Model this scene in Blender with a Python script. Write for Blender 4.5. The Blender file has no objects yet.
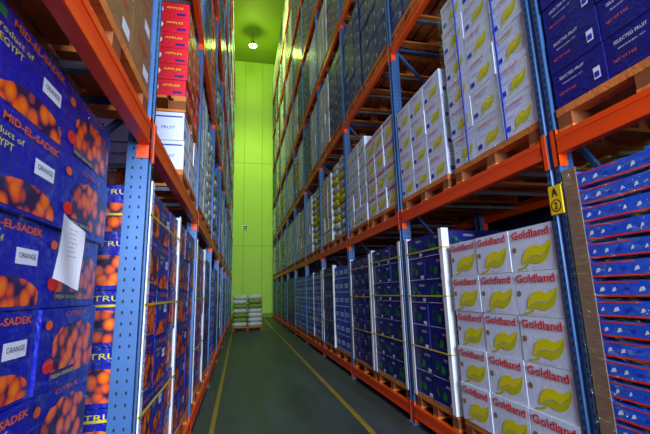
import bpy, math, random
from mathutils import Matrix, Vector
SC=bpy.context.scene
try:
    SC.view_settings.view_transform='Standard'
except Exception: pass
def s2l(c):
    o=[]
    for v in c:
        v/=255.0
        o.append(v/12.92 if v<=0.04045 else ((v+0.055)/1.055)**2.4)
    return (o[0],o[1],o[2],1.0)
MATS={}
def mat(name,rgb,rough=0.6,var=0.25,scale=6.0,metal=0.0,coat=0.0,bump=0.0,emis=None,estr=0):
    if name in MATS: return MATS[name]
    m=bpy.data.materials.new(name); m.use_nodes=True
    nt=m.node_tree; n=nt.nodes; l=nt.links
    b=n['Principled BSDF']
    c=s2l(rgb)
    tc=n.new('ShaderNodeTexCoord'); nz=n.new('ShaderNodeTexNoise')
    nz.inputs['Scale'].default_value=scale; nz.inputs['Detail'].default_value=4
    l.new(tc.outputs['Object'],nz.inputs['Vector'])
    mx=n.new('ShaderNodeMixRGB'); mx.blend_type='MIX'
    mx.inputs[1].default_value=(c[0]*(1-var),c[1]*(1-var),c[2]*(1-var),1)
    mx.inputs[2].default_value=(min(1,c[0]*(1+var*.5)),min(1,c[1]*(1+var*.5)),min(1,c[2]*(1+var*.5)),1)
    l.new(nz.outputs['Fac'],mx.inputs[0]); l.new(mx.outputs[0],b.inputs['Base Color'])
    b.inputs['Roughness'].default_value=rough; b.inputs['Metallic'].default_value=metal
    if coat: 
        b.inputs['Coat Weight'].default_value=coat; b.inputs['Coat Roughness'].default_value=0.15
    if bump:
        nz2=n.new('ShaderNodeTexNoise'); nz2.inputs['Scale'].default_value=14; nz2.inputs['Detail'].default_value=3; nz2.inputs['Distortion'].default_value=1.5
        l.new(tc.outputs['Object'],nz2.inputs['Vector'])
        bp=n.new('ShaderNodeBump'); bp.inputs['Strength'].default_value=bump; bp.inputs['Distance'].default_value=0.02
        l.new(nz2.outputs['Fac'],bp.inputs['Height']); l.new(bp.outputs['Normal'],b.inputs['Normal'])
    if emis:
        b.inputs['Emission Color'].default_value=s2l(emis); b.inputs['Emission Strength'].default_value=estr
    MATS[name]=m; return m
def fruitmat(name,c1,c2,c3,scale=14):
    m=bpy.data.materials.new(name); m.use_nodes=True
    nt=m.node_tree; n=nt.nodes; l=nt.links; b=n['Principled BSDF']
    tc=n.new('ShaderNodeTexCoord'); v=n.new('ShaderNodeTexVoronoi'); v.inputs['Scale'].default_value=scale
    l.new(tc.outputs['Object'],v.inputs['Vector'])
    r=n.new('ShaderNodeValToRGB'); e=r.color_ramp.elements
    e[0].position=0.0; e[0].color=s2l(c1); e[1].position=0.66; e[1].color=s2l(c3)
    x=e.new(0.42); x.color=s2l(c2)
    l.new(v.outputs['Distance'],r.inputs[0]); l.new(r.outputs[0],b.inputs['Base Color'])
    b.inputs['Roughness'].default_value=0.4; b.inputs['Coat Weight'].default_value=.15
    MATS[name]=m; return m
mat('carton_white',(224,230,248),.55,.12,5,coat=.15,bump=.15)
mat('carton_navy',(6,14,118),.5,.4,7,coat=.15,bump=.3)
mat('carton_royal',(8,16,160),.42,.45,7,coat=.25,bump=.45)
mat('carton_midblue',(16,84,215),.5,.3,6,coat=.15,bump=.2)
mat('carton_red',(232,4,40),.5,.35,7,coat=.2,bump=.2)
mat('carton_kraft',(156,108,64),.6,.3,7,bump=.2)
mat('carton_green',(40,110,40),.5,.3,7,coat=.2)
mat('print_red',(230,34,8),.5,.1)
mat('print_white',(235,235,240),.5,.08)
mat('print_yellow',(236,222,8),.5,.15)
mat('print_olive',(206,200,4),.5,.15)
mat('print_green',(14,130,50),.5,.4,18)
mat('print_orange',(255,100,0),.5,.25,20)
mat('print_blue',(16,44,190),.5,.2)
mat('print_black',(14,14,16),.5,.1)
fruitmat('print_orange_fruit',(255,150,0),(250,88,0),(40,10,60),19)
fruitmat('print_green_veg',(40,160,60),(10,80,60),(6,16,90),20)
mat('kraft',(150,112,70),.7,.25,9)
mat('board_grey',(140,104,84),.7,.35,6)
mat('wood',(224,126,48),.75,.45,11,bump=.3)
mat('wood_dark',(140,74,28),.8,.4,11)
mat('rack_blue',(60,102,156),.42,.35,3,metal=.25)
mat('rack_orange',(252,74,0),.4,.2,3,coat=.15)
mat('slot_dark',(8,12,22),.8,.1)
mat('zinc',(130,135,140),.4,.2,8,metal=.7)
mat('sack_yellow',(220,206,30),.6,.35,12,bump=.4)
mat('sack_white',(205,210,200),.6,.25,12,bump=.4)
mat('sack_green',(130,150,50),.6,.35,12,bump=.4)
mat('strap_yellow',(220,190,40),.4,.1)
mat('strap_blue',(20,50,190),.4,.1)
mat('sign_yellow',(244,200,10),.4,.05)
def film():
    m=bpy.data.materials.new('stretch_film'); m.use_nodes=True; nt=m.node_tree;n=nt.nodes;l=nt.links
    n.remove(n['Principled BSDF']); out=n['Material Output']
    t=n.new('ShaderNodeBsdfTransparent'); t.inputs[0].default_value=(.97,.98,1,1)
    g=n.new('ShaderNodeBsdfGlossy'); g.inputs['Roughness'].default_value=.14
    tc=n.new('ShaderNodeTexCoord'); mp=n.new('ShaderNodeMapping'); mp.inputs['Scale'].default_value=(3,3,11); mp.inputs['Rotation'].default_value=(.6,.3,0)
    nz=n.new('ShaderNodeTexNoise'); nz.inputs['Scale'].default_value=2.6; nz.inputs['Detail'].default_value=5; nz.inputs['Distortion'].default_value=1.4
    bp=n.new('ShaderNodeBump'); bp.inputs['Strength'].default_value=1; bp.inputs['Distance'].default_value=.09
    l.new(tc.outputs['Object'],mp.inputs[0]); l.new(mp.outputs[0],nz.inputs['Vector']); l.new(nz.outputs['Fac'],bp.inputs['Height']); l.new(bp.outputs[0],g.inputs['Normal'])
    mx=n.new('ShaderNodeMixShader'); r=n.new('ShaderNodeValToRGB'); r.color_ramp.elements[0].position=.48; r.color_ramp.elements[0].color=(.01,.01,.01,1); r.color_ramp.elements[1].position=.75; r.color_ramp.elements[1].color=(.22,.22,.22,1)
    l.new(nz.outputs['Fac'],r.inputs[0]); l.new(r.outputs[0],mx.inputs[0]); l.new(t.outputs[0],mx.inputs[1]); l.new(g.outputs[0],mx.inputs[2]); l.new(mx.outputs[0],out.inputs[0])
    MATS['stretch_film']=m
film()
class B:
    def __init__(s): s.v=[]; s.f=[]; s.m=[]; s.mats=[]
    def mi(s,n):
        if n not in s.mats: s.mats.append(n)
        return s.mats.index(n)
    def poly(s,pts,m):
        b=len(s.v); s.v+= [tuple(p) for p in pts]; s.f.append(tuple(range(b,b+len(pts)))); s.m.append(s.mi(m))
    def raw(s,vs,fs,m):
        b=len(s.v); s.v+=[tuple(p) for p in vs]; k=s.mi(m)
        for f in fs: s.f.append(tuple(b+i for i in f)); s.m.append(k)
    def box(s,a,c,m,M=None):
        x0,y0,z0=a; x1,y1,z1=c
        vs=[(x0,y0,z0),(x1,y0,z0),(x1,y1,z0),(x0,y1,z0),(x0,y0,z1),(x1,y0,z1),(x1,y1,z1),(x0,y1,z1)]
        if M: vs=[tuple(M@Vector(p)) for p in vs]
        s.raw(vs,[(0,3,2,1),(4,5,6,7),(0,1,5,4),(1,2,6,5),(2,3,7,6),(3,0,4,7)],m)
    def bar(s,p,q,w,t,m,up=(0,1,0)):
        p=Vector(p);q=Vector(q);d=(q-p);L=d.length;d.normalize()
        u=Vector(up); u=(u-d*u.dot(d)).normalized(); n=d.cross(u)
        M=Matrix((( d.x,u.x,n.x,p.x),(d.y,u.y,n.y,p.y),(d.z,u.z,n.z,p.z),(0,0,0,1)))
        s.box((0,-w/2,-t/2),(L,w/2,t/2),m,M)
    def mesh(s,name):
        me=bpy.data.meshes.new(name); me.from_pydata(s.v,[],s.f)
        for n in s.mats: me.materials.append(MATS[n])
        me.polygons.foreach_set('material_index',s.m); me.update(); return me
    def obj(s,name):
        o=bpy.data.objects.new(name,s.mesh(name)); SC.collection.objects.link(o); return o
TC={}
def text_geo(t,bold=0):
    if (t,bold) in TC: return TC[(t,bold)]
    c=bpy.data.curves.new('t','FONT'); c.body=t; c.resolution_u=2; c.align_x='CENTER'; c.align_y='CENTER'; c.offset=bold
    o=bpy.data.objects.new('t',c); SC.collection.objects.link(o)
    dg=bpy.context.evaluated_depsgraph_get(); me=bpy.data.meshes.new_from_object(o.evaluated_get(dg))
    vs=[(v.co.x,v.co.y) for v in me.vertices]; fs=[tuple(p.vertices) for p in me.polygons]
    w=max(v[0] for v in vs)-min(v[0] for v in vs); h=max(v[1] for v in vs)-min(v[1] for v in vs)
    cx=(max(v[0] for v in vs)+min(v[0] for v in vs))/2; cy=(max(v[1] for v in vs)+min(v[1] for v in vs))/2
    vs=[((x-cx),(y-cy)) for x,y in vs]
    bpy.data.objects.remove(o); bpy.data.curves.remove(c); bpy.data.meshes.remove(me)
    TC[(t,bold)]=(vs,fs,w,h); return TC[(t,bold)]
class F:
    """face frame: origin centre, U right, V up, N out"""
    def __init__(s,b,o,u,n,e=0.0012,v=(0,0,1)):
        s.b=b;s.o=Vector(o);s.u=Vector(u);s.n=Vector(n);s.v=Vector(v); s.e=e
    def P(s,x,y,k=1): return s.o+s.u*x+s.v*y+s.n*(s.e*k)
    def rect(s,x0,y0,x1,y1,m,k=1): s.b.poly([s.P(x0,y0,k),s.P(x1,y0,k),s.P(x1,y1,k),s.P(x0,y1,k)],m)
    def ell(s,cx,cy,rx,ry,m,k=1,n=14,rot=0):
        ps=[]
        for i in range(n):
            a=2*math.pi*i/n; x=rx*math.cos(a); y=ry*math.sin(a)
            ps.append(s.P(cx+x*math.cos(rot)-y*math.sin(rot),cy+x*math.sin(rot)+y*math.cos(rot),k))
        s.b.poly(ps,m)
    def text(s,t,cx,cy,w,m,k=2,h=None,rot=0,bold=0):
        vs,fs,tw,th=text_geo(t,bold); sx=w/tw; sy=(h/th if h else sx)
        c,d=math.cos(rot),math.sin(rot)
        s.b.raw([s.P(cx+x*sx*c-y*sy*d,cy+x*sx*d+y*sy*c,k) for x,y in vs],fs,m)
    def strip(s,fn,wfn,m,n=12,side=0,k=1):
        vs=[];fs=[]
        for i in range(n+1):
            t=i/n; x,y=fn(t); x2,y2=fn(t+.01); dx,dy=x2-x,y2-y; L=math.hypot(dx,dy) or 1; nx,ny=-dy/L,dx/L
            w=wfn(t)
            a,b=( (w*.06,w) if side>0 else ((-w*.8,-w*.03) if side<0 else (-w,w)))
            vs.append(s.P(x+nx*a,y+ny*a,k)); vs.append(s.P(x+nx*b,y+ny*b,k))
        for i in range(n): fs.append((2*i,2*i+2,2*i+3,2*i+1))
        s.b.raw(vs,fs,m)
def leaf(f,cx,cy,w,h,k=1):
    fn=lambda t:(cx+w*(t-.5), cy+h*(-.38+.8*t**1.6)+h*.16*math.sin(t*math.pi*2))
    f.strip(fn,lambda t:h*.42*abs(math.sin(min(1,t*1.0)*math.pi))**.8,'print_yellow',14,1,k)
    f.strip(fn,lambda t:h*.34*abs(math.sin(min(1,t*1.0)*math.pi))**.8,'print_olive',14,-1,k)
    f.strip(lambda t:(cx-w*.62+w*.34*t,cy-h*.56+h*.18*t*t),lambda t:h*.045,'print_olive',5,0,k)
def decor(f,kind,w,h,rng,main,near=False):
    if kind=='gold':
        if main:
            f.text('Goldland',-.0*w,.34*h,.86*w,'print_red',h=.19*h,bold=.02)
            leaf(f,.1*w,-.12*h,.7*w,.6*h)
            f.text('FRESH QUALITY PRODUCE',-.05*w,-.45*h,.6*w,'print_olive',h=.035*h)
            f.ell(-.4*w,-.0*h,.05*w,.05*w,'kraft')
        else:
            leaf(f,.0,-.02*h,.75*w,.66*h)
            f.text('Goldland',-.08*w,.38*h,.5*w,'print_red',h=.1*h,bold=.02)
            f.ell(0,.12*h,.09*w,.05*h,'kraft',3)
    elif kind=='goldsmall':
        leaf(f,.14*w,-.14*h,.5*w,.46*h)
        f.text('Goldland',-.1*w,.34*h,.55*w,'print_red',h=.1*h)
        f.text('NET 15 KG  CLASS 1',-.1*w,.22*h,.5*w,'print_blue',h=.05*h)
        f.rect(-.42*w,-.35*h,-.26*w,-.2*h,'print_blue'); f.text('CITRUS FRUIT',-.24*w,-.0*h,.3*w,'print_blue',h=.04*h)
    elif kind=='navyorange':
        if near:
            ps=[(-.46,-.46),(.46,-.46),(.46,-.3)]
            for i in range(1,9):
                a=math.pi*i/9; ps.append((.1+.35*math.cos(a),-.32+.18*math.sin(a)))
            ps.append((-.46,-.42))
            f.b.poly([f.P(x*w,y*h,1) for x,y in ps],'print_orange_fruit')
            f.text('MID-EL-SADEK',.1*w,.4*h,.66*w,'print_orange',h=.085*h,bold=.02)
            f.text('Product of',-.2*w,.24*h,.4*w,'print_yellow',h=.07*h)
            f.text('EGYPT',-.22*w,.12*h,.24*w,'print_yellow',h=.08*h)
            f.rect(.14*w,.0*h,.4*w,.18*h,'print_white',2); f.text('ORANGE',.27*w,.1*h,.2*w,'print_black',3,h=.06*h)
            f.rect(-.44*w,.34*h,-.3*w,.44*h,'print_green')
        else:
            ps=[(-.3,-.4),(.47,-.4),(.47,.06)]
            for i in range(1,12):
                a=math.pi*i/12; ps.append((.085+.385*math.cos(a),.06+.26*math.sin(a)*(1 if i%2 else .82)))
            ps.append((-.3,.06))
            f.b.poly([f.P(x*w,y*h,1) for x,y in ps],'print_orange_fruit')
            f.rect(-.3*w,-.4*h,.1*w,-.3*h,'carton_navy',2)
            f.text('FRESH ORANGES',-.1*w,-.36*h,.38*w,'print_yellow',3,h=.05*h)
            f.ell(-.36*w,-.2*h,.08*w,.09*h,'print_red',3); f.ell(-.4*w,.3*h,.05*w,.06*h,'print_orange',3)
            f.text('CITRUS',.05*w,.42*h,.4*w,'print_orange',3,h=.06*h)
    elif kind=='citrusside':
        ps=[(-.42,-.42),(.42,-.42),(.42,-.15)]
        for i in range(1,9):
            a=math.pi*i/9; ps.append((.42*math.cos(a),-.15+.3*math.sin(a)))
        ps.append((-.42,-.15))
        f.b.poly([f.P(x*w,y*h,1) for x,y in ps],'print_orange_fruit')
        f.text('CITRUS',0,.36*h,.6*w,'print_yellow',h=.1*h)
    elif kind=='navygreen':
        f.ell(-.18*w,.02*h,.15*w,.24*h,'print_green_veg'); f.ell(.02*w,-.1*h,.12*w,.16*h,'print_green',1)
        f.text('FRESH',.26*w,.3*h,.28*w,'print_white',h=.1*h)
        f.rect(.26*w,-.4*h,.42*w,-.26*h,'print_white'); f.rect(-.46*w,-.46*h,.46*w,-.44*h,'print_white')
    elif kind=='navy':
        f.text('SELECTED FRUIT',-.1*w,.28*h,.5*w,'print_white',h=.08*h)
        f.rect(.28*w,-.3*h,.4*w,.0*h,'print_white'); f.text('NET WT 9 KG',-.22*w,-.15*h,.34*w,'print_orange',h=.07*h)
        f.rect(.3*w,-.26*h,.38*w,-.12*h,'print_blue',2)
        f.text('PRODUCE OF SPAIN   CAT I',-.1*w,.1*h,.4*w,'print_white',h=.04*h)
    elif kind=='midblue':
        f.rect(-.35*w,-.1*h,.3*w,.2*h,'print_white'); f.text('FARM',0,.05*h,.4*w,'print_blue',3,h=.16*h)
        f.rect(-.46*w,-.42*h,.46*w,-.36*h,'print_white')
    elif kind=='red':
        f.ell(-.22*w,0,.1*w,.22*h,'print_white')
        f.text('APPLES',.15*w,.15*h,.4*w,'print_yellow',h=.13*h); f.rect(.2*w,-.34*h,.42*w,-.2*h,'carton_navy')
    elif kind=='white':
        f.rect(-.46*w,.32*h,.46*w,.37*h,'print_blue'); f.rect(-.38*w,-.3*h,-.22*w,-.06*h,'print_blue')
        f.text('FRUIT',.15*w,-.05*h,.3*w,'print_blue',h=.1*h)
    elif kind=='kraft':
        f.text('CITRUS',0,.15*h,.5*w,'print_red',h=.14*h); f.rect(.1*w,-.36*h,.4*w,-.14*h,'print_white')
    elif kind=='tray':
        f.rect(-.5*w,-.5*h,.5*w,-.38*h,'print_red'); f.rect(-.5*w,.36*h,.1*w,.44*h,'print_red')
        for i in range(7):
            x=-.46*w+i*.135*w; s=rng.uniform(.5,1)
            f.b.poly([f.P(x,-.2*h,1),f.P(x+.07*w*s,-.1*h,1),f.P(x+.06*w*s,.14*h*s,1),f.P(x+.01,.06*h,1)],'print_white' if i%3 else 'print_blue')
BASE={'gold':'carton_white','goldsmall':'carton_white','navyorange':'carton_royal','navygreen':'carton_navy','navy':'carton_navy','midblue':'carton_midblue','red':'carton_red','white':'carton_white','tray':'carton_midblue','kraft':'carton_kraft'}
NAMES={'gold':'fruit_carton_pallet','goldsmall':'fruit_carton_pallet','navyorange':'orange_carton_pallet','navygreen':'vegetable_carton_pallet','navy':'grape_carton_pallet','midblue':'produce_carton_pallet','red':'apple_carton_pallet','white':'produce_carton_pallet','kraft':'produce_carton_pallet','tray':'fruit_tray_pallet','sy':'sack_pallet','sw':'sack_pallet','sg':'sack_pallet'}
PH=0.145
def pallet(b,wy,dx):
    h=wy/2
    for y in (-h+.05,0,h-.05):
        b.box((0,y-.05,0),(dx,y+.05,.022),'wood')
        for x in (0.002,dx/2-.07,dx-.142): b.box((x,y-.048,.022),(x+.14,y+.048,.1),'wood_dark' if x<.01 else 'wood')
    for x in (0,dx/2-.05,dx-.1): b.box((x,-h,.1),(x+.1,h,.122),'wood')
    n=7; w=dx/n
    for i in range(n): b.box((i*w+.0,-h,.122),(i*w+w*.78,h,PH),'wood')
def pillow(b,c,sz,m,rng):
    nu,nv=12,7; vs=[];fs=[]
    def sp(x,p): return math.copysign(abs(x)**p,x)
    for j in range(nv+1):
        ph=-math.pi/2+math.pi*j/nv
        for i in range(nu):
            th=2*math.pi*i/nu
            vs.append((c[0]+sz[0]/2*sp(math.cos(ph),.5)*sp(math.cos(th),.4),c[1]+sz[1]/2*sp(math.cos(ph),.5)*sp(math.sin(th),.4),c[2]+sz[2]/2*sp(math.sin(ph),.8)))
    for j in range(nv):
        for i in range(nu):
            i2=(i+1)%nu; fs.append((j*nu+i,j*nu+i2,(j+1)*nu+i2,(j+1)*nu+i))
    b.raw(vs,fs,m)
LC={}
def load_mesh(kind,wy,rows,cols,ch,boards=False,straps=None,dx=1.08,seed=0,messy=0,film=False):
    key=(kind,wy,rows,cols,ch,boards,straps,seed,messy,film)
    if key in LC: return LC[key]
    rng=random.Random(seed*77+rows*5+cols); b=B(); pallet(b,wy,dx)
    H=PH+rows*ch
    if kind in('sy','sw','sg'):
        mm={'sy':['sack_yellow','sack_white'],'sw':['sack_white'],'sg':['sack_green','sack_white']}[kind]
        for r in range(rows):
            z=PH+(r+.5)*ch
            nc=cols; cw=wy/nc
            for c in range(nc):
                for d in range(2):
                    pillow(b,(dx/4+d*dx/2+rng.uniform(-.02,.01),-wy/2+cw*(c+.5)+rng.uniform(-.01,.01),z),(dx/2*1.02,cw*1.02,ch*1.12),rng.choice(mm),rng)
    else:
        deep=3 if kind!='tray' else 2; cw=wy/cols; cd=dx/deep; g=.004
        for r in range(rows):
            rj=rng.uniform(-messy,messy)
            for c in range(cols):
                for d in range(deep):
                    jx=(rng.uniform(-.006,.006) if d==0 else 0)+ (rj+rng.uniform(-messy,messy) if d==0 else 0); jy=rng.uniform(-.003,.003)
                    x0=d*cd+g+jx; x1=(d+1)*cd-g+min(0,jx); y0=-wy/2+c*cw+g+jy; y1=y0+cw-2*g
                    z0=PH+r*ch+.001; z1=z0+ch-.004
                    bm=BASE[kind]
                    if kind=='tray':
                        zt=z0+ch*.8
                        b.box((x0,y0,z0),(x1,y1,zt),bm)
                        for (xx,yy) in ((x0,y0),(x0,y1-.06),(x1-.06,y0),(x1-.06,y1-.06)): b.box((xx,yy,zt),(xx+.06,yy+.06,z1),bm)
                        zc=(z0+zt)/2;hh=zt-z0
                    else:
                        b.box((x0,y0,z0),(x1,y1,z1),bm)
                        if kind in('gold','goldsmall'):
                            lz=z1-.035
                            b.box((x0-.003,y0-.002,lz),(x1+.001,y1+.002,z1+.001),bm)
                        zc=(z0+z1)/2;hh=z1-z0
                    e=.0015+ (.0022 if kind in('gold','goldsmall') else 0)
                    if d==0:
                        decor(F(b,(x0,(y0+y1)/2,zc),(0,-1,0),(-1,0,0),e),kind,cw-2*g,hh,rng,True,near=((c==cols-1) if cols==2 else c==1))
                    sk={'navyorange':'citrusside'}.get(kind,kind)
                    if c==0: decor(F(b,((x0+x1)/2,y0,zc),(1,0,0),(0,-1,0),e),sk,cd-2*g,hh,rng,False)
                    if c==cols-1: decor(F(b,((x0+x1)/2,y1,zc),(-1,0,0),(0,1,0),e),sk,cd-2*g,hh,rng,False)
    h=wy/2
    if boards:
        bmat='board_grey' if boards=='grey' else 'print_white'
        bw=.085 if boards=='grey' else .055
        for s in (-1,1):
            y=s*(h+.004); b.box((-.016,min(y,y-s*bw),PH-.02),(-.011,max(y,y-s*bw),H+.02),bmat)
            b.box((-.016,min(y,y+s*.004),PH-.02),(.055,max(y,y+s*.004),H+.02),bmat)
        if boards!='grey':
          for fr in (.3,.62,.9):
            z=PH+fr*rows*ch; b.box((-.021,-h-.012,z-.006),(-.0165,h+.012,z+.006),'strap_yellow')
            for s in(-1,1): b.box((-.021,s*(h+.010)-.002,z-.006),(dx,s*(h+.010)+.002,z+.006),'strap_yellow')
    if boards=='text':
        f=F(b,(-.0165,h-.024,PH+.5*rows*ch),(0,0,1),(-1,0,0),.001,v=(0,1,0))
        for q in(-.55,0,.55): f.text('SADAMA  SALALIM',q,0,.48,'print_blue',h=.03)
        f=F(b,(.02,h+.0085,PH+.5*rows*ch),(0,0,1),(0,1,0),.001,v=(1,0,0))
        for q in(-.55,0,.55): f.text('SADAMA  SALALIM',q,0,.48,'print_blue',h=.035)
    if straps:
        for y in (-wy*.22,wy*.25):
            b.box((-.018,y-.008,PH-.02),(-.013,y+.008,H+.004),straps); b.box((-.018,y-.008,H+.002),(dx,y+.008,H+.006),straps)
    if film:
        x0=-.03; pts=[(dx,-h-.014),(x0,-h-.014),(x0,h+.014),(dx,h+.014)]
        for i in range(3):
            p,q=pts[i],pts[i+1]; b.poly([(p[0],p[1],PH-.03),(q[0],q[1],PH-.03),(q[0],q[1],H+.006),(p[0],p[1],H+.006)],'stretch_film')
    me=b.mesh(NAMES[kind]); LC[key]=me; return me
XR=1.80; XL=-.46; BAY=2.25; YR0=1.84-BAY; YL0=2.03-BAY; NB=10
TOPS=[.19,2.25,4.38,6.5,8.62,10.74,12.86]
CEIL=16.4; YB=23.4
def place(side,yc,lvl,me,inset=0.0,dz=0):
    o=bpy.data.objects.new(me.name.split('.')[0],me); SC.collection.objects.link(o)
    if side=='R': o.location=(XR+.012+inset,yc,TOPS[lvl]+.001+dz)
    else: o.location=(XL-.012-inset,yc,TOPS[lvl]+.001+dz); o.rotation_euler=(0,0,math.pi)
    return o
# ---------- racks
def rack(P,s,y0,depth=1.1):
    b=B()
    prof=[(-.05,0),(-.02,0),(-.014,.014),(.014,.014),(.02,0),(.05,0),(.05,.1),(.034,.1),(.034,.085),(-.034,.085),(-.034,.1),(-.05,.1)]
    top=14.3
    def post(y,xo,flip,near):
        vs=[];n=len(prof)
        for z in (0.012,top):
            for (py,px) in prof: vs.append((xo+(-px if flip else px),y+py,z))
        fs=[(i,(i+1)%n,n+(i+1)%n,n+i) for i in range(n)]+[tuple(range(n))[::-1],tuple(range(n,2*n))]
        b.raw(vs,fs,'rack_blue')
        b.box((xo-(.13 if flip else .03),y-.08,0),(xo+(.03 if flip else .13),y+.08,.012),'rack_blue')
        if near and not flip:
            zmax=5.2; k=0; z=.06
            while z<zmax:
                for sy in(-.035,.035):
                    b.poly([(xo-.0012,y+sy-.006,z+.012),(xo-.0012,y+sy+.006,z+.012),(xo-.0012,y+sy+.003,z-.014),(xo-.0012,y+sy-.003,z-.014)],'slot_dark')
                for px in(.03,.07):
                        yy=y-.0512
                        b.poly([(xo+px-.004,yy,z+.007),(xo+px+.004,yy,z+.007),(xo+px+.004,yy,z-.007),(xo+px-.004,yy,z-.007)],'slot_dark')
                z+=.05;k+=1
    for k in range(NB+1):
        y=y0+k*BAY
        post(y,0,False,k<=3); post(y,depth,True,False)
        z=.35;d=0
        b.bar((.09,y,.25),(depth-.09,y,.25),.03,.03,'rack_blue')
        while z<top-1.2:
            a,c=((.09,depth-.09) if d%2==0 else (depth-.09,.09))
            b.bar((a,y,z),(c,y,z+1.0),.035,.025,'rack_blue'); z+=1.0; d+=1
            if d%2==0: b.bar((.09,y,z+.03),(depth-.09,y,z+.03),.03,.03,'rack_blue')
        for li,t in enumerate(TOPS):
            for xo,sg in ((0,1),(depth,-1)):
                xa,xb=sorted((xo-sg*.008,xo+sg*.055))
                for q in(-1,1):
                    ya,yb=sorted((y+q*.051,y+q*.058)); b.box((xa,ya,t-.19),(xb,yb,t+.03),'rack_orange')
                xa,xb=sorted((xo-sg*.008,xo-sg*.002))
                for q in(-1,1):
                    ya,yb=sorted((y+q*.058,y+q*.022)); b.box((xa,ya,t-.19),(xb,yb,t+.03),'rack_orange')
                if k<NB:
                    xa,xb=sorted((xo-sg*.004,xo+sg*.045))
                    b.box((xa,y+.058,t-.12),(xb,y+BAY-.058,t-.001),'rack_orange')
                    xc,xd=sorted((xo-sg*.0075,xo-sg*.004)); b.box((xc,y+.058,t-.035),(xd,y+BAY-.058,t-.002),'rack_orange'); b.box((xc,y+.058,t-.118),(xd,y+BAY-.058,t-.095),'rack_orange')
    for k in range(NB):
        for t in TOPS[1:]:
            for q in(.55,1.1,1.65):
                b.box((.045,y0+k*BAY+q-.02,t-.06),(depth-.045,y0+k*BAY+q+.02,t-.03),'zinc')
    b.v=[(P+s*x,y,z) for x,y,z in b.v]
    if s<0: b.f=[tuple(reversed(f)) for f in b.f]
    b.obj('pallet_rack')
rack(XR,1,YR0); rack(XL,-1,YL0)
# ---------- loads
rng=random.Random(5)
def G(kind,wy=1.02,full=True,seed=0,boards=False,straps=None,rows=None,ch=None,messy=0,film=False):
    d={'gold':(5,.285),'goldsmall':(6,.262),'navyorange':(6,.27),'navygreen':(7,.225),'navy':(7,.22),'midblue':(6,.25),'red':(9,.15),'white':(6,.25),'kraft':(5,.25),'tray':(17,.098),'sy':(10,.15),'sw':(9,.15),'sg':(8,.16)}[kind]
    cols=3 if wy>.95 else 2
    if kind in('sy','sw','sg','tray'): cols=2
    return load_mesh(kind,wy,rows or d[0],cols,ch or d[1],boards,straps,seed=seed,messy=messy,film=film)
R=lambda y,l,m,i=0:place('R',y,l,m,i)
L=lambda y,l,m,i=0:place('L',y,l,m,i)
def two(pl,y0,k,lvl,ma,mb):
    a=y0+k*BAY
    pl(a+.58,lvl,ma); pl(a+1.67,lvl,mb)
# right explicit
two(R,YR0,0,0,G('tray'),G('tray',boards='grey',film=True))
two(R,YR0,0,1,G('navy'),G('navy',seed=1)); two(R,YR0,0,2,G('navy'),G('white'))
R(YR0+BAY+.06+.6,0,G('gold',1.17,messy=.005)); R(YR0+BAY+.06+1.2+.09+.4,0,G('navygreen',.8,boards=True))
R(YR0+BAY+.56,1,G('goldsmall',.98,straps='strap_blue',film=True)); R(YR0+BAY+1.67,1,G('goldsmall',1.0,rows=4))
two(R,YR0,1,2,G('navy'),G('navy',seed=1))
two(R,YR0,2,0,G('navygreen',boards=True),G('navy',seed=1,boards=True)); two(R,YR0,2,1,G('gold',rows=4,messy=.005),G('goldsmall',1.0,rows=5)); two(R,YR0,2,2,G('navy'),G('navy',seed=1))
two(R,YR0,3,0,G('midblue'),G('navy',seed=1,boards=True)); two(R,YR0,3,1,G('sy'),G('gold')); two(R,YR0,3,2,G('navy',seed=1),G('goldsmall'))
two(R,YR0,4,0,G('midblue',boards=True),G('midblue',seed=1)); two(R,YR0,4,1,G('sy'),G('white')); two(R,YR0,4,2,G('goldsmall'),G('navy'))
for k in range(NB):
    for lv in range(7):
        if k<=4 and lv<=2: continue
        opts=['midblue','midblue','navy','navygreen'] if lv==0 else (['sy','white','goldsmall','gold'] if lv<3 else ['gold','navy','white','goldsmall','navy','midblue','navy'])
        two(R,YR0,k,lv,G(rng.choice(opts)),G(rng.choice(opts)))
# left explicit
L(YL0+1.58,0,G('navyorange',.92,rows=7,ch=.254,messy=.012,film=True),.115); L(YL0+.6,0,G('navyorange',.92,seed=1,rows=7,ch=.254,messy=.009,film=True),.115)
two(L,YL0,0,1,G('kraft'),G('kraft',seed=1)); two(L,YL0,0,2,G('navy'),G('navy'))
two(L,YL0,1,0,G('navyorange',1.02,boards='text'),G('navyorange',1.02,seed=1))
L(YL0+BAY+1.67,1,G('white',rows=2)); place('L',YL0+BAY+1.67,1,G('red',rows=6),0,PH+.502)
two(L,YL0,1,2,G('navy'),G('white'))
two(L,YL0,2,0,G('navyorange',1.02,boards=True),G('navy')); two(L,YL0,2,1,G('white'),G('sw')); two(L,YL0,2,2,G('navy'),G('red'))
for k in range(NB):
    for lv in range(7):
        if k<=2 and lv<=2: continue
        opts=['navy','white','midblue','navy'] if lv==0 else ['white','navy','sg','goldsmall','red','midblue','navy']
        two(L,YL0,k,lv,G(rng.choice(opts)),G(rng.choice(opts)))
# loose delivery sheet taped on the near left cartons
b=B(); vs=[];fs=[]
n=8
for i in range(n+1):
    for j in range(n+1):
        a=i/n; c=j/n; y=1.27+.17*a+.03*c; z=1.44+.2*c-.035*a
        vs.append((-.533+.004*math.sin(a*5+c*3)+.012*(1-c)*a*a,y,z))
for i in range(n):
    for j in range(n): k=i*(n+1)+j; fs.append((k,k+1,k+n+2,k+n+1))
b.raw(vs,fs,'print_white')
f=F(b,(-.5255,1.37,1.56),(0,1,0),(1,0,0),.001)
for q in range(7): f.rect(-.04,-.05+q*.014,.03-.01*(q%3),-.0485+q*.014,'board_grey')
so=b.obj('paper_sheet')
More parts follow.
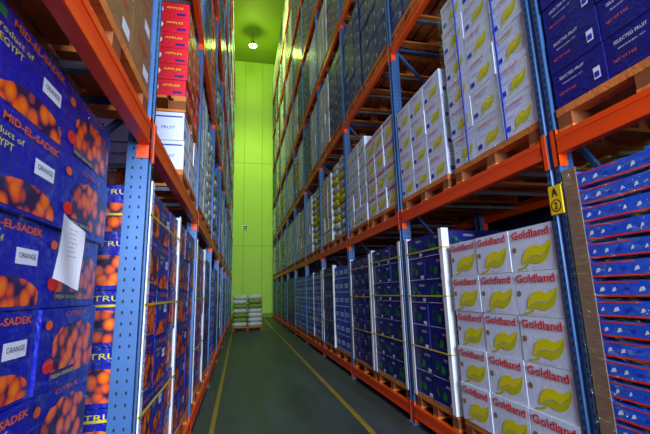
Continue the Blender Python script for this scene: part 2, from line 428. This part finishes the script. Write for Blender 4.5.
# ---------- room shell
def procmat(name,fn):
    m=bpy.data.materials.new(name); m.use_nodes=True; fn(m.node_tree); MATS[name]=m
def floorm(nt):
    n=nt.nodes;l=nt.links;b=n['Principled BSDF']
    tc=n.new('ShaderNodeTexCoord'); a=n.new('ShaderNodeTexNoise'); a.inputs['Scale'].default_value=1.3; a.inputs['Detail'].default_value=8
    mp=n.new('ShaderNodeMapping'); mp.inputs['Scale'].default_value=(2.5,.5,1); l.new(tc.outputs['Object'],mp.inputs[0]); l.new(mp.outputs[0],a.inputs['Vector'])
    r=n.new('ShaderNodeValToRGB'); r.color_ramp.elements[0].position=.3; r.color_ramp.elements[0].color=s2l((30,36,42)); r.color_ramp.elements[1].position=.75; r.color_ramp.elements[1].color=s2l((58,62,74))
    l.new(a.outputs['Fac'],r.inputs[0]); l.new(r.outputs[0],b.inputs['Base Color'])
    r2=n.new('ShaderNodeMapRange'); r2.inputs['To Min'].default_value=.4; r2.inputs['To Max'].default_value=.65; l.new(a.outputs['Fac'],r2.inputs[0]); l.new(r2.outputs[0],b.inputs['Roughness'])
procmat('floor_concrete',floorm)
mat('wall_panel',(172,204,74),.5,.1,.6)
mat('wall_side',(40,52,80),.7,.2,1)  # dark blue puts the shade behind the racks into the wall colour
mat('ceiling_panel',(140,166,50),.6,.1,.6)
mat('panel_joint',(120,142,60),.6,.1)
mat('line_yellow',(150,116,30),.5,.5,9)
def slab(name,a,c,m):
    b=B(); b.box(a,c,m); return b.obj(name)
slab('floor',(-3,-7,-.1),(4.5,YB+.2,0),'floor_concrete')
slab('ceiling',(-3,-7,CEIL),(4.5,YB+.2,CEIL+.1),'ceiling_panel')
slab('wall_left',(-2.2,-7,0),(-2.1,YB,CEIL),'wall_side')
slab('wall_right',(3.35,-7,0),(3.45,YB,CEIL),'wall_side')
b=B(); b.box((-2.1,YB,0),(3.35,YB+.1,CEIL),'wall_panel')
for i in range(6): 
    x=-2.05+i*1.1; b.box((x-.012,YB-.004,0),(x+.012,YB,CEIL),'panel_joint')
for z in(4.2,9.4): b.box((-2.1,YB-.004,z-.012),(3.35,YB,z+.012),'panel_joint')
b.obj('wall_back')
b=B(); b.box((-2.1,YB-.06,0),(3.35,YB-.004,.25),'panel_joint'); b.obj('baseboard_back')
b=B(); b.box((1.27,-5,.0005),(1.33,22,.003),'line_yellow'); b.obj('floor_marking_line')
b=B(); b.box((-.29,-5,.0005),(-.24,22,.003),'line_yellow'); b.obj('floor_marking_line')
b=B(); f=F(b,(.25,YB-.03,5.3),(1,0,0),(0,-1,0)); b.box((.1,YB-.03,5.15),(.4,YB-.005,5.45),'print_white'); f.rect(-.12,-.12,.12,.12,'carton_green'); f.text('EXIT',0,0,.18,'print_white'); b.obj('wall_sign')
me=load_mesh('sg',1.15,7,2,.17,seed=3)
o=bpy.data.objects.new('sack_pallet',me); SC.collection.objects.link(o); o.location=(.30,15.6,0); o.rotation_euler=(0,0,math.pi/2)
# aisle sign on upright
b=B(); zc=1.87; x=XR-.012; y=1.84
b.box((x,y-.045,zc-.085),(x+.009,y+.045,zc+.085),'sign_yellow')
f=F(b,(x,y,zc),(0,-1,0),(-1,0,0),.0008)
f.text('A',0,.045,.045,'print_black',h=.05,bold=.03); f.ell(0,-.035,.037,.037,'print_black',1,20); f.ell(0,-.035,.030,.030,'sign_yellow',2,20); f.text('2',0,-.035,.026,'print_black',3,h=.042,bold=.03)
b.obj('rack_label_sign')
# ---------- lamps
mat('lamp_shell',(60,64,60),.4,.1,metal=.6)
mat('lamp_glow',(255,255,210),.4,0,emis=(250,255,190),estr=25)
def lamp(x,y,z,col,watt,spot=None):
    b=B(); n=20
    prof=[(.04,.34),(.07,.3),(.09,.2),(.2,.1),(.24,0.0)]
    for j in range(len(prof)-1):
        vs=[];
        for r_,z_ in(prof[j],prof[j+1]):
            for i in range(n): a=2*math.pi*i/n; vs.append((r_*math.cos(a),r_*math.sin(a),z_))
        b.raw(vs,[(i,(i+1)%n,n+(i+1)%n,n+i) for i in range(n)],'lamp_shell')
    vs=[(.21*math.cos(2*math.pi*i/n),.21*math.sin(2*math.pi*i/n),.03) for i in range(n)]
    b.raw(vs,[tuple(range(n))[::-1]],'lamp_glow')
    b.box((-.012,-.012,.34),(.012,.012,CEIL-z),'lamp_shell')
    o=b.obj('high_bay_lamp'); o.location=(x,y,z)
    ld=bpy.data.lights.new('bulb','POINT'); ld.energy=watt; ld.color=col; ld.shadow_soft_size=.2
    lo=bpy.data.objects.new('bulb',ld); SC.collection.objects.link(lo); lo.parent=o; lo.location=(0,0,-.25)
    if spot:
        ld=bpy.data.lights.new('wall_wash_fill','SPOT'); ld.energy=spot[0]; ld.color=col; ld.spot_size=math.radians(spot[2]); ld.spot_blend=.8; ld.shadow_soft_size=.2  # extra spot added under the lamp to brighten the end wall
        lo=bpy.data.objects.new('wall_wash_fill',ld); SC.collection.objects.link(lo); lo.parent=o; lo.location=(0,0,-.3)
        lo.rotation_euler=(Vector(spot[1])-Vector((x,y,z-.3))).to_track_quat('-Z','Y').to_euler()
GR=(.66,1.0,.14)
lamp(.52,20.3,15.45,GR,190)
lamp(.6,13.5,15.2,GR,350,(3900,(.5,YB,4.0),75))
lamp(.67,6.5,15.2,(.62,.95,.7),800)
lamp(.67,0.0,15.2,(.6,.82,1.0),1000)
def area(name,loc,tgt,size,watt,col):
    ld=bpy.data.lights.new(name,'AREA'); ld.energy=watt; ld.size=size; ld.color=col
    o=bpy.data.objects.new(name,ld); SC.collection.objects.link(o); o.location=loc
    o.rotation_euler=(Vector(tgt)-Vector(loc)).to_track_quat('-Z','Y').to_euler()
area('front_fill',(.8,-4.0,2.8),(.8,6,2.8),2.2,960,(.72,.84,1.0))  # unseen fill added behind the camera to brighten the near aisle
w=bpy.data.worlds.new('world'); SC.world=w; w.use_nodes=True
w.node_tree.nodes['Background'].inputs[0].default_value=(.2,.35,1,1); w.node_tree.nodes['Background'].inputs[1].default_value=.5
# ---------- camera
d=Vector((-85,-77,-384)).normalized(); u=Vector((-54,1975,-384)); u=(u-d*u.dot(d)).normalized(); r=d.cross(u)
cd=bpy.data.cameras.new('camera'); cd.sensor_width=36; cd.lens=384/650*36; cd.clip_start=.02
co=bpy.data.objects.new('camera',cd); SC.collection.objects.link(co)
co.matrix_world=Matrix(((r.x,r.y,r.z,0),(d.x,d.y,d.z,0),(u.x,u.y,u.z,1.38),(0,0,0,1)))
SC.camera=co
